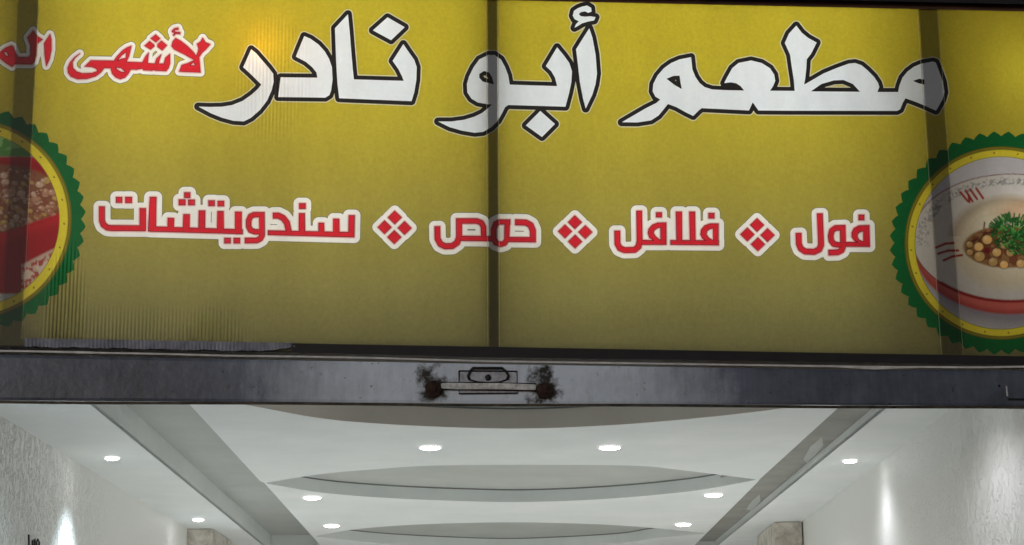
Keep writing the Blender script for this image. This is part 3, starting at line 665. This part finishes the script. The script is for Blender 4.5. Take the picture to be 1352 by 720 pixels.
def paint_hummus(X, Y):
    n = vnoise(X, Y, 5, 1); n2 = vnoise(X, Y, 22, 2); C = np.zeros((len(X), 3)) + lin((206, 200, 204)); rl = np.random.default_rng(3)
    C *= (0.92 + 0.12 * n2)[:, None]
    u, v = (X - 1335) / 131, (Y - 314) / 84; rr = np.hypot(u, v)
    ub, vb = (X - 1335) / 129, (Y - 327) / 88; rb = np.hypot(ub, vb)
    put(C, soft((np.hypot((X - 1340) / 122, (Y - 344) / 88) - 1) * 60, 14) * 0.6, lin((96, 84, 104)))
    put(C, soft((rb - 1) * 85, 3) * (Y > 330), lin((176, 66, 60))); put(C, soft((rb - .95) * 85, 8) * (Y > 340), lin((206, 100, 90)))
    put(C, soft((rr - 1) * 85, 1.5), lin((214, 206, 200)) )
    put(C, soft(np.abs(rr - 1) * 100 - 0.6, 1.2), lin((110, 26, 30)))
    put(C, soft(np.abs(rr - 1) * 100 - 2.2, 2) * (Y > 372), lin((150, 30, 30)))
    sp = (vnoise(X, Y, 1.7, 5) > .62) & (rr > .83) & (rr < .955) & (Y < 325)
    put(C, sp * .38, lin((90, 92, 100))); put(C, ((vnoise(X, Y, 3, 9) > .55) & (rr > .84) & (rr < .93) & (Y < 300)) * .5, lin((105, 105, 110)))
    hb = np.hypot((X - 1330) / 74, (Y - 322) / 60)
    put(C, soft((hb - 1) * 50, 12), lin((216, 200, 172))); put(C, soft(np.abs(hb - .97) * 50 - 3, 10) * (Y < 312) * .75, lin((160, 134, 100))); put(C, soft((hb - .6) * 50, 24) * .5, lin((232, 220, 196)))
    put(C, soft(np.hypot((X - 1350) / 34, (Y - 280) / 14) * 10 - 10, 8) * .5, lin((190, 130, 84)))
    for p, q in (((1268, 254), (1278, 266)), ((1275, 252), (1284, 266)), ((1281, 250), (1290, 263)), ((1289, 249), (1298, 262)), ((1279, 258), (1280, 267)),
                 ((1236, 327), (1248, 322)), ((1248, 322), (1259, 321)), ((1239, 335), (1252, 331)), ((1252, 331), (1265, 331)), ((1246, 344), (1257, 339)), ((1257, 339), (1270, 337))):
        put(C, soft(seg_d(X, Y, p, q) - 1.5, 1.2), lin((160, 44, 26)))
    well = np.hypot((X - 1330) / 58, (Y - 326) / 28); put(C, soft((well - 1) * 25, 2), lin((150, 108, 66))); put(C, soft((well - .92) * 25, 4) * (n > .4), lin((120, 66, 40)))
    zz = lambda L: [(1180 + x / 4.5, 310 + y / 4.5, r / 5.5) for x, y, r in L]
    beans(C, X, Y, zz([(450, 58, 25), (452, 105, 24), (505, 72, 33), (555, 30, 35), (655, 60, 30), (510, 130, 38), (612, 105, 32), (590, 162, 33), (655, 178, 30), (692, 108, 28), (755, 172, 32), (820, 150, 30), (870, 110, 30), (800, 190, 26), (880, 180, 30), (930, 130, 30), (700, 30, 26)]), (228, 178, 108), rl)
    put(C, soft(np.hypot(X - 1303, Y - 331) - 4, 2), lin((120, 24, 30)))
    for p, q in (((1293, 318), (1300, 308)), ((1300, 308), (1312, 306)), ((1299, 302), (1300, 294)), ((1290, 316), (1284, 319))): put(C, soft(seg_d(X, Y, p, q) - .9, 1.4), lin((70, 30, 22)))
    for k in range(420):
        th = rl.uniform(0, 2 * math.pi); q = rl.uniform(0, 1) ** .6
        x = 1342 + math.cos(th) * 33 * q; y = 310 + math.sin(th) * 24 * q - max(0, 8 - abs(x - 1328)) * .7
        L = rl.uniform(2, 6); t2 = rl.uniform(0, 6.28); g = rl.choice([0, 1, 2], p=[.45, .4, .15])
        put(C, soft(seg_d(X, Y, (x, y), (x + L * math.cos(t2), y + L * math.sin(t2))) - .9, 1.2), lin(((18, 62, 24), (30, 104, 40), (90, 160, 70))[g]))
    for k in range(26):
        a0 = rl.uniform(-2.9, -.2); x = 1337 + 24 * math.cos(a0); y = 306 + 14 * math.sin(a0); put(C, soft(seg_d(X, Y, (x, y), (x + 9 * math.cos(a0), y + 10 * math.sin(a0))) - 1, 1.2), lin((24, 92, 36)))
    return C
def paint_stew(X, Y):
    rl = np.random.default_rng(8); n = vnoise(X + 300, Y, 6, 11); n2 = vnoise(X + 300, Y, 2.5, 12)
    C = np.zeros((len(X), 3)) + lin((196, 188, 180))
    put(C, soft(Y - 206 - 2 * n, 3), lin((92, 150, 70))); put(C, (soft(Y - 196, 8)) * (n > .4), lin((150, 200, 120))); put(C, soft(Y - 178, 6), lin((212, 214, 200)))
    put(C, soft(-(Y - 207), 3), lin((178, 30, 36))); put(C, soft(-(Y - 214), 8) * .5, lin((140, 18, 26)))
    ins = np.hypot((X + 20) / 108, (Y - 262) / 46) - 1
    put(C, soft(ins * 40, 4), lin((146, 92, 66)))
    lst = []
    for k in range(520):
        x, y = rl.uniform(-135, 84), rl.uniform(222, 306)
        if math.hypot((x + 20) / 104, (y - 264) / 42) < 1: lst.append((x, y, rl.uniform(2.0, 4.6)))
    for i, s in enumerate(lst):
        put(C, soft(np.hypot((X - s[0]) * .8, Y - s[1]) - s[2] - 1, 2.2) * .45, lin((110, 52, 38)))
        put(C, soft(np.hypot((X - s[0]) * .8, Y - s[1]) - s[2], 1.4), lin([(190, 140, 112), (168, 108, 80), (206, 170, 146), (150, 84, 60), (198, 158, 84)][i % 5]))
        put(C, soft(np.hypot(X - s[0] + 1.5, Y - s[1] + 1.5) - s[2] * .3, 1.6) * .6, lin((238, 220, 200)))
    edge = 296 - (X - 37) * 0.35
    put(C, soft(-(Y - edge), 2.5), lin((186, 34, 40))); put(C, soft(-(Y - edge - 14), 12) * .45, lin((140, 20, 30)))
    low = 347 - (X - 34) * 0.5
    put(C, soft(-(Y - low), 3) * (X > 28), lin((206, 178, 158)))
    put(C, soft(-(Y - low - 4), 3) * (n2 > .45) * (X > 28), lin((186, 80, 72))); put(C, soft(-(Y - low - 10), 3) * (n > .5) * (X > 28), lin((222, 196, 176)))
    put(C, soft(-(Y - 388), 2), lin((206, 206, 200)))
    return C
def badge(cx, cy, ri, ry, ro, rg, kx, paint, label, ph):
    n = 48 * 6; loop = []
    for k in range(n):
        t = 2 * math.pi * k / n; q = (k % 6) / 6
        r = rg - 6.5 + 6.5 * (1 - abs(2 * q - 1)) ** 0.8
        loop.append((cx + kx * r * math.cos(t), cy + r * math.sin(t)))
    # keep it inside the sheet
    def inside(p): return (min(max(p[0], XL + 4), XR - 4), min(max(p[1], top(p[0]) + 2), sheetbot(p[0]) - 3))
    loop = [inside(p) for p in loop]
    NT = 480; circ = lambda r, m=NT: [(cx + kx * r * math.cos(2 * math.pi * k / m), cy + r * math.sin(2 * math.pi * k / m)) for k in range(m)]
    circ_o, circ_i = circ(ro), circ(ri)
    bd = flat('food_badge', [loop, circ_o], M['green'], sign); bd['label'] = label
    sheet_holes.append(loop)
    def polar(name, r0, r1, nr, fn):
        rs = np.linspace(r0, r1, nr + 1); th = 2 * np.pi * np.arange(NT) / NT
        RR, TT = np.meshgrid(rs, th, indexing='ij'); X = (cx + kx * RR * np.cos(TT)).ravel(); Y = (cy + RR * np.sin(TT)).ravel()
        keep = lambda i: True
        v = [fp(x, y, OFF) for x, y in zip(X, Y)]; f = []
        for i in range(nr):
            for k in range(NT): f.append((i * NT + k, i * NT + (k + 1) % NT, (i + 1) * NT + (k + 1) % NT, (i + 1) * NT + k))
        o = mesh(name, v, f, M['picture'], bd, origin=SO); o.location = (0, 0, 0)
        at = o.data.color_attributes.new('col', 'FLOAT_COLOR', 'POINT')
        c4 = np.ones((len(X), 4), np.float32); c4[:, :3] = fn(X, Y, RR.ravel(), TT.ravel()); at.data.foreach_set('color', c4.ravel())
        return o
    def ringc(X, Y, r, t):
        C = np.zeros((len(X), 3)) + lin((236, 216, 60)); put(C, soft(-(r - ry), 1), lin((112, 100, 26))); put(C, soft(np.abs(r - ry - 2.5) - .8, 1), lin((150, 136, 40)))
        put(C, soft(r - ri - .6, 1), lin((96, 80, 24)))
        for k in range(24):
            a0 = ph + 2 * math.pi * k / 24; rd = (ri + ry) / 2 + 1
            put(C, soft(np.hypot(X - cx - kx * rd * math.cos(a0), Y - cy - rd * math.sin(a0)) - 1.1, 1), lin((90, 60, 14)))
        return C
    polar('badge_ring', ri, ro, 16, ringc)
    polar('dish_picture', 0.5, ri, 92, lambda X, Y, r, t: paint(X, Y))
def sheetbot(x): return float(np.interp(x, [-160, 0, 100, 330, 645, 1240, 1352, 1512], [456, 457, 458.5, 463, 471, 479, 481, 483]))
badge(-37, 289.5, 115, 126.6, 131.8, 150.5, 1.0, paint_stew, 'green serrated badge with a printed red bean dish, cut by the left edge', 0.05)
badge(1322, 321, 113.5, 123, 127.6, 147.5, 1.0, paint_hummus, 'green serrated badge with a printed plate of hummus, chickpeas and parsley', -1.65)

# --- the sheet itself, with the print let into it
tl = [(x, top(x) - 6) for x in np.linspace(XL, XR, 12)]; bl = [(x, sheetbot(x) - 1) for x in np.linspace(XR, XL, 14)]
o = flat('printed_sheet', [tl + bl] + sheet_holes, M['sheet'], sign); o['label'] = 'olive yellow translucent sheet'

# --- frame and casing
BD = 0.27                                                # depth of the box
def bar(name, x_t0, x_t1, x_b0, x_b1, o0=-0.045, o1=-0.001):
    yt0, yt1, yb0, yb1 = top(x_t0) - 4, top(x_t1) - 4, lit(x_b0) + 4, lit(x_b1) + 4
    return MB().fbox([(x_t0, yt0), (x_t1, yt1), (x_b1, yb1), (x_b0, yb0)], o0, o1).build(name, M['bar'], sign, origin=SO)
bar('frame_bar', 643, 656.5, 645.5, 658.5); bar('frame_bar', 25, 52, 1, 28); bar('frame_bar', 1212, 1237, 1244, 1271)
def highlight_strip(xt, xb, wd=0.9):
    wd *= 0.7                               # bright highlights beside the bars, painted as thin pale strips
    q = [(xt, top(xt) + .5), (xt + wd, top(xt) + .5), (xb + wd, lit(xb) - .5), (xb, lit(xb) - .5)]
    mesh('seam_highlight', [fp(x, y, .0015) for x, y in q], [(0, 1, 2, 3)], M['halo'], sign, origin=SO)
highlight_strip(657.2, 659.2, 1.1); highlight_strip(641.6, 644.0, .7); highlight_strip(1210.6, 1242.6, 1.1); highlight_strip(1237.6, 1271.6, .7); highlight_strip(52.4, 28.6, .8)
def strip_f(name, fa, fb, o0, o1, m, x0=XL, x1=XR, n=10, bev=0.0):
    mb = MB(); xs = np.linspace(x0, x1, n)
    for p, q in zip(xs[:-1], xs[1:]): mb.fbox([(p, fa(p)), (q, fa(q)), (q, fb(q)), (p, fb(p))], o0, o1)
    bm = bmesh.new(); o = mb.build(name, m, sign, origin=SO)
    # drop the inner partitions
    bm.from_mesh(o.data); seen = {}
    for f in list(bm.faces):
        k = tuple(round(c, 4) for c in f.calc_center_median())
        if k in seen: bmesh.ops.delete(bm, geom=[f, seen[k]], context='FACES_ONLY')
        else: seen[k] = f
    bm.to_mesh(o.data); bm.free(); return o
strip_f('top_frame', lambda x: top(x) - 9.5, lambda x: top(x), -0.03, 0.008, M['topcasing'])
strip_f('bottom_frame', lit, lambda x: sheetbot(x) + 1, -0.03, -0.0025, M['casing'])
strip_f('bottom_lip', lambda x: lit(x) + 0.0, lambda x: sheetbot(x) + 1.0, 0.002, 0.010, M['casing'], x0=385)
strip_f('hood', lambda x: top(x) - 60, lambda x: top(x) - 9.6, 0.0, 0.05, M['casing'])
# box body: back, top, bottom and ends
def side(name, c, m):
    return MB().hexa(*c).build(name, m, sign, origin=SO)
T = lambda x, o: fp(x, top(x) - 9, o); B = lambda x, o: fp(x, lit(x) + 8, o)
def q4(o): return [T(XL, o), T(XR, o), B(XR, o), B(XL, o)]
side('back_panel', (q4(-BD), q4(-BD - .01)), M['boxwhite'])
up_ = Vector((0, 0, .012))
side('top_panel', ([T(XL, -.032), T(XR, -.032), T(XR, -BD + .001), T(XL, -BD + .001)], [p + up_ for p in (T(XL, -.032), T(XR, -.032), T(XR, -BD + .001), T(XL, -BD + .001))]), M['boxwhite'])
side('bottom_panel', ([B(XL, -.032), B(XR, -.032), B(XR, -BD + .001), B(XL, -BD + .001)], [p - up_ for p in (B(XL, -.032), B(XR, -.032), B(XR, -BD + .001), B(XL, -BD + .001))]), M['boxwhite'])
for x, s in ((XL, -1), (XR, 1)):
    q = [T(x, -.0), T(x, -BD), B(x, -BD), B(x, -.0)]; side('end_panel', (q, [p + FX * .012 * s for p in q]), M['casing'])
# lamps inside: fluorescent tubes near the top, one warm bulb at the left
def tube_l(x0, x1, y, off, r=0.013, m='tube'):
    t = MB().tube([fp(x0, y + 0.0216 * (x0 - 655), off), fp(x1, y + 0.0216 * (x1 - 655), off)], r, 12).build('lamp_tube', M[m], sign, origin=SO, smooth=True); return t
for y in (20, 105, 195, 290, 390):
    for x0, x1 in ((75, 330), (350, 620), (665, 905), (925, 1150)): tube_l(x0, x1, y, -0.235, 0.008)
    if y in (105, 290):
        tube_l(-150, -20, y, -0.235, 0.009); tube_l(1300, 1490, y, -0.235, 0.0165)
c0 = fp(350, 70, -0.11)
bm = bmesh.new(); bmesh.ops.create_uvsphere(bm, u_segments=16, v_segments=10, radius=0.018, matrix=Matrix.Translation(c0))
mesh('warm_bulb', [v.co.copy() for v in bm.verts], [[v.index for v in f.verts] for f in bm.faces], M['warm'], sign, origin=SO, smooth=True); bm.free()
# loose, crumpled lower edge of the sheet hanging over the bottom frame at the left
mb = MB(); xs = np.arange(32, 392, 1.25); rows = []
for j in range(5):
    r_ = []
    for i, x in enumerate(xs):
        amp = 0.0020 * (0.5 + 0.5 * math.sin(x * .05)) + 0.001
        y1 = sheetbot(x) + 0.5 + 0.5 * math.sin(x * .11) + 0.3 * math.sin(x * .37) - max(0, (x - 340) / 8); y0 = lit(x) - 0.5
        r_.append(fp(x, y0 + (y1 - y0) * j / 4, 0.004 + 0.002 * j + amp * (math.sin(x * 1.25) + .6 * math.sin(x * .31 + j)) * (j / 4 + .15)))
    rows.append(r_)
n = len(xs); mb.add([p for r_ in rows for p in r_], [(j * n + i, j * n + i + 1, (j + 1) * n + i + 1, (j + 1) * n + i) for j in range(4) for i in range(n - 1)])
M['flap'] = mat('loose_film', (0.26, 0.25, 0.34), 0.35, 0.0, noise=(9, (0.13, 0.13, 0.17), (0.40, 0.40, 0.47), (1, 1, 1)))
mesh('loose_sheet_edge', mb.v, mb.f, M['flap'], sign, origin=SO, smooth=True)

# ================================================================== wavy pale trim between sign and rail
tp = [(-160, 462, 1.5), (0, 463.4, 1.5), (60, 464.3, 1.6), (118, 465.6, 1.9), (126, 465.8, 1.4), (220, 467.6, 1.5), (300, 469.8, 1.5), (400, 471, 1.5), (500, 472.9, 1.5), (575, 475.2, 1.4), (642, 477, 1.4), (720, 478.2, 1.5), (800, 479.3, 1.5), (900, 480.8, 1.3), (1000, 482.3, 1.4), (1100, 483.7, 1.6), (1135, 485, 2.4), (1156, 485.7, 3.1), (1180, 485.2, 2.2), (1212, 484.8, 1.5), (1296, 485.2, 1.5), (1352, 484.2, 1.5), (1512, 486, 1.5)]
mb = MB()
for (x0, y0, h0), (x1, y1, h1) in zip(tp[:-1], tp[1:]):
    h0, h1 = h0 * .78, h1 * .78; mb.fbox([(x0, y0 - h0), (x1, y1 - h1), (x1, y1 + h1), (x0, y0 + h0)], 0.027, 0.033)
tag(mb.build('edge_trim', M['trim'], origin=fp(650, 477, .03)), 'thin bent pale grey trim strip running between the sign and the steel rail', 'trim strip')

# ================================================================== roller shutter rail
RO = fp(645, 510, 0.025)
rail = empty('shutter_rail', RO); tag(rail, 'weathered grey steel bottom rail of the rolled up shutter with a lock', 'shutter rail')
rt = lambda x: float(np.interp(x, [-160, 0, 300, 500, 650, 800, 1100, 1352, 1512], [467.6, 468.6, 474.6, 478.0, 481.0, 483.4, 488.2, 489.4, 489.9]))
rb = lambda x: float(np.interp(x, [-160, 0, 500, 1000, 1352, 1512], [528.6, 529, 532, 534.5, 536.5, 537]))
xs = np.linspace(XL, XR, 60)
mb = MB()
prof = [(0.0, -0.02), (0.0, 0.022), (0.06, 0.025), (0.5, 0.0262), (0.93, 0.025), (1.0, 0.022), (1.0, -0.02)]
rows = [[fp(x, rt(x) + (rb(x) - rt(x)) * t, o_ + 0.0007 * math.sin(x * .021) * math.sin(t * 5)) for t, o_ in prof] for x in xs]
k = len(prof)
mb.add([p for r_ in rows for p in r_], [(i * k + j, (i + 1) * k + j, (i + 1) * k + (j + 1) % k, i * k + (j + 1) % k) for i in range(len(xs) - 1) for j in range(k)] + [tuple(range(k)), tuple((len(xs) - 1) * k + j for j in range(k))[::-1]])
ro = mb.build('rail_plate', M['rail'], rail, origin=RO)
# bottom lip
mb = MB(); rows = [[fp(x, rb(x) + dy + .5 * math.sin(x * .013), o_) for dy, o_ in ((0.1, -0.03), (0.1, 0.029), (3.7, 0.030), (4.0, -0.02))] for x in xs]
mb.add([p for r_ in rows for p in r_], [(i * 4 + j, (i + 1) * 4 + j, (i + 1) * 4 + (j + 1) % 4, i * 4 + (j + 1) % 4) for i in range(len(xs) - 1) for j in range(4)])
mb.build('bottom_lip', M['lip'], rail, origin=RO)
# lock
zl = Z(500, 450, 4.507)
lock = MB().fprism(zl([(478, 180), (822, 182), (826, 312), (478, 315)]), 0.024, 0.0285).build('lock_plate', M['paleplate'], rail, origin=RO)
def wire(pts, r, name, par, m='blacksteel', off=0.031, closed=False):
    p = [fp(x, y, off) for x, y in zl(pts)]
    if closed: p.append(p[0])
    o = MB().tube(p, r, 8).build(name, M[m], par, origin=RO, smooth=True)
    if par is not rail: o.location = (0, 0, 0)
    return o
wire([(478, 180), (822, 182), (826, 312), (478, 315), (478, 180)], 0.0034, 'plate_rim', lock)
wire([(540, 232), (532, 210), (545, 180), (560, 163), (735, 163), (757, 182), (772, 208), (764, 232)], 0.0058, 'lock_hood', lock, off=.036)
wire([(540, 232), (590, 246), (648, 250), (720, 246), (764, 230)], 0.0034, 'lock_rim', lock, off=.033)
def stud(px, py, r, name, par, m, o0, o1, n=20, dome=0.4):
    c, ax = fp(px, py, o0), FN; u = FX; v = Vector((0, 0, 1)); rings = []
    for q, rr in ((0, 1), (.6, 1), (.9, .8), (1, dome)):
        rings.append([c + ax * (o1 - o0) * q + (u * math.cos(2 * math.pi * k / n) + v * math.sin(2 * math.pi * k / n)) * r * rr * (1 + .06 * math.sin(5 * k) + .04 * math.sin(3 * k + q)) for k in range(n)])
    vs = [p for r_ in rings for p in r_]; fs = [(i * n + k, i * n + (k + 1) % n, (i + 1) * n + (k + 1) % n, (i + 1) * n + k) for i in range(3) for k in range(n)] + [tuple(3 * n + k for k in range(n))]
    o = MB().add(vs, fs).build(name, M[m], par, origin=RO, smooth=True)
    if par is not rail: o.location = (0, 0, 0)
    return o
kx, ky = zl([(651, 220)])[0]; stud(kx, ky, 0.0135, 'keyhole', lock, 'blacksteel', 0.030, 0.036)
MB().fprism(zl([(372, 252), (420, 250), (560, 253), (700, 252), (840, 256), (935, 260), (935, 293), (820, 292), (640, 288), (480, 290), (372, 284)]), 0.031, 0.043).build('lock_bar', M['worn'], rail, origin=RO, bevel=0.003)
for pts in ([(372, 248), (560, 249), (935, 256)], [(372, 289), (640, 293), (935, 297)]): wire(pts, 0.0026, 'bar_guide', rail, off=0.036)
for x, y in ((325, 290), (985, 300)):
    a_, b_ = zl([(x, y)])[0]; o = stud(a_, b_, 0.037, 'pivot_stud', rail, 'rust', 0.022, 0.052)
    stud(a_ + .6, b_ - .4, 0.014, 'pivot_nut', o, 'rust', 0.050, 0.062)
# second latch by the right edge
z6 = Z(1100, 430, 5.365)
lat = MB().fprism(z6([(1240, 425), (1600, 428), (1600, 525), (1245, 522)]), 0.024, 0.029).build('side_latch', M['rail'], rail, origin=RO)
o = MB().fprism(z6([(1238, 515), (1600, 518), (1600, 527), (1238, 526)]), 0.0235, 0.034).build('latch_rim', M['blacksteel'], lat, origin=RO); o.location = (0, 0, 0)
o = MB().fprism(z6([(1222, 430), (1232, 428), (1240, 500), (1228, 500)]), 0.0235, 0.033).build('latch_edge', M['worn'], lat, origin=RO); o.location = (0, 0, 0)
for x, y in ((1175, 428), (1340, 450)):
    a_, b_ = z6([(x, y)])[0]; stud(a_, b_, 0.006, 'bolt_hole', rail, 'blacksteel', 0.024, 0.0285)
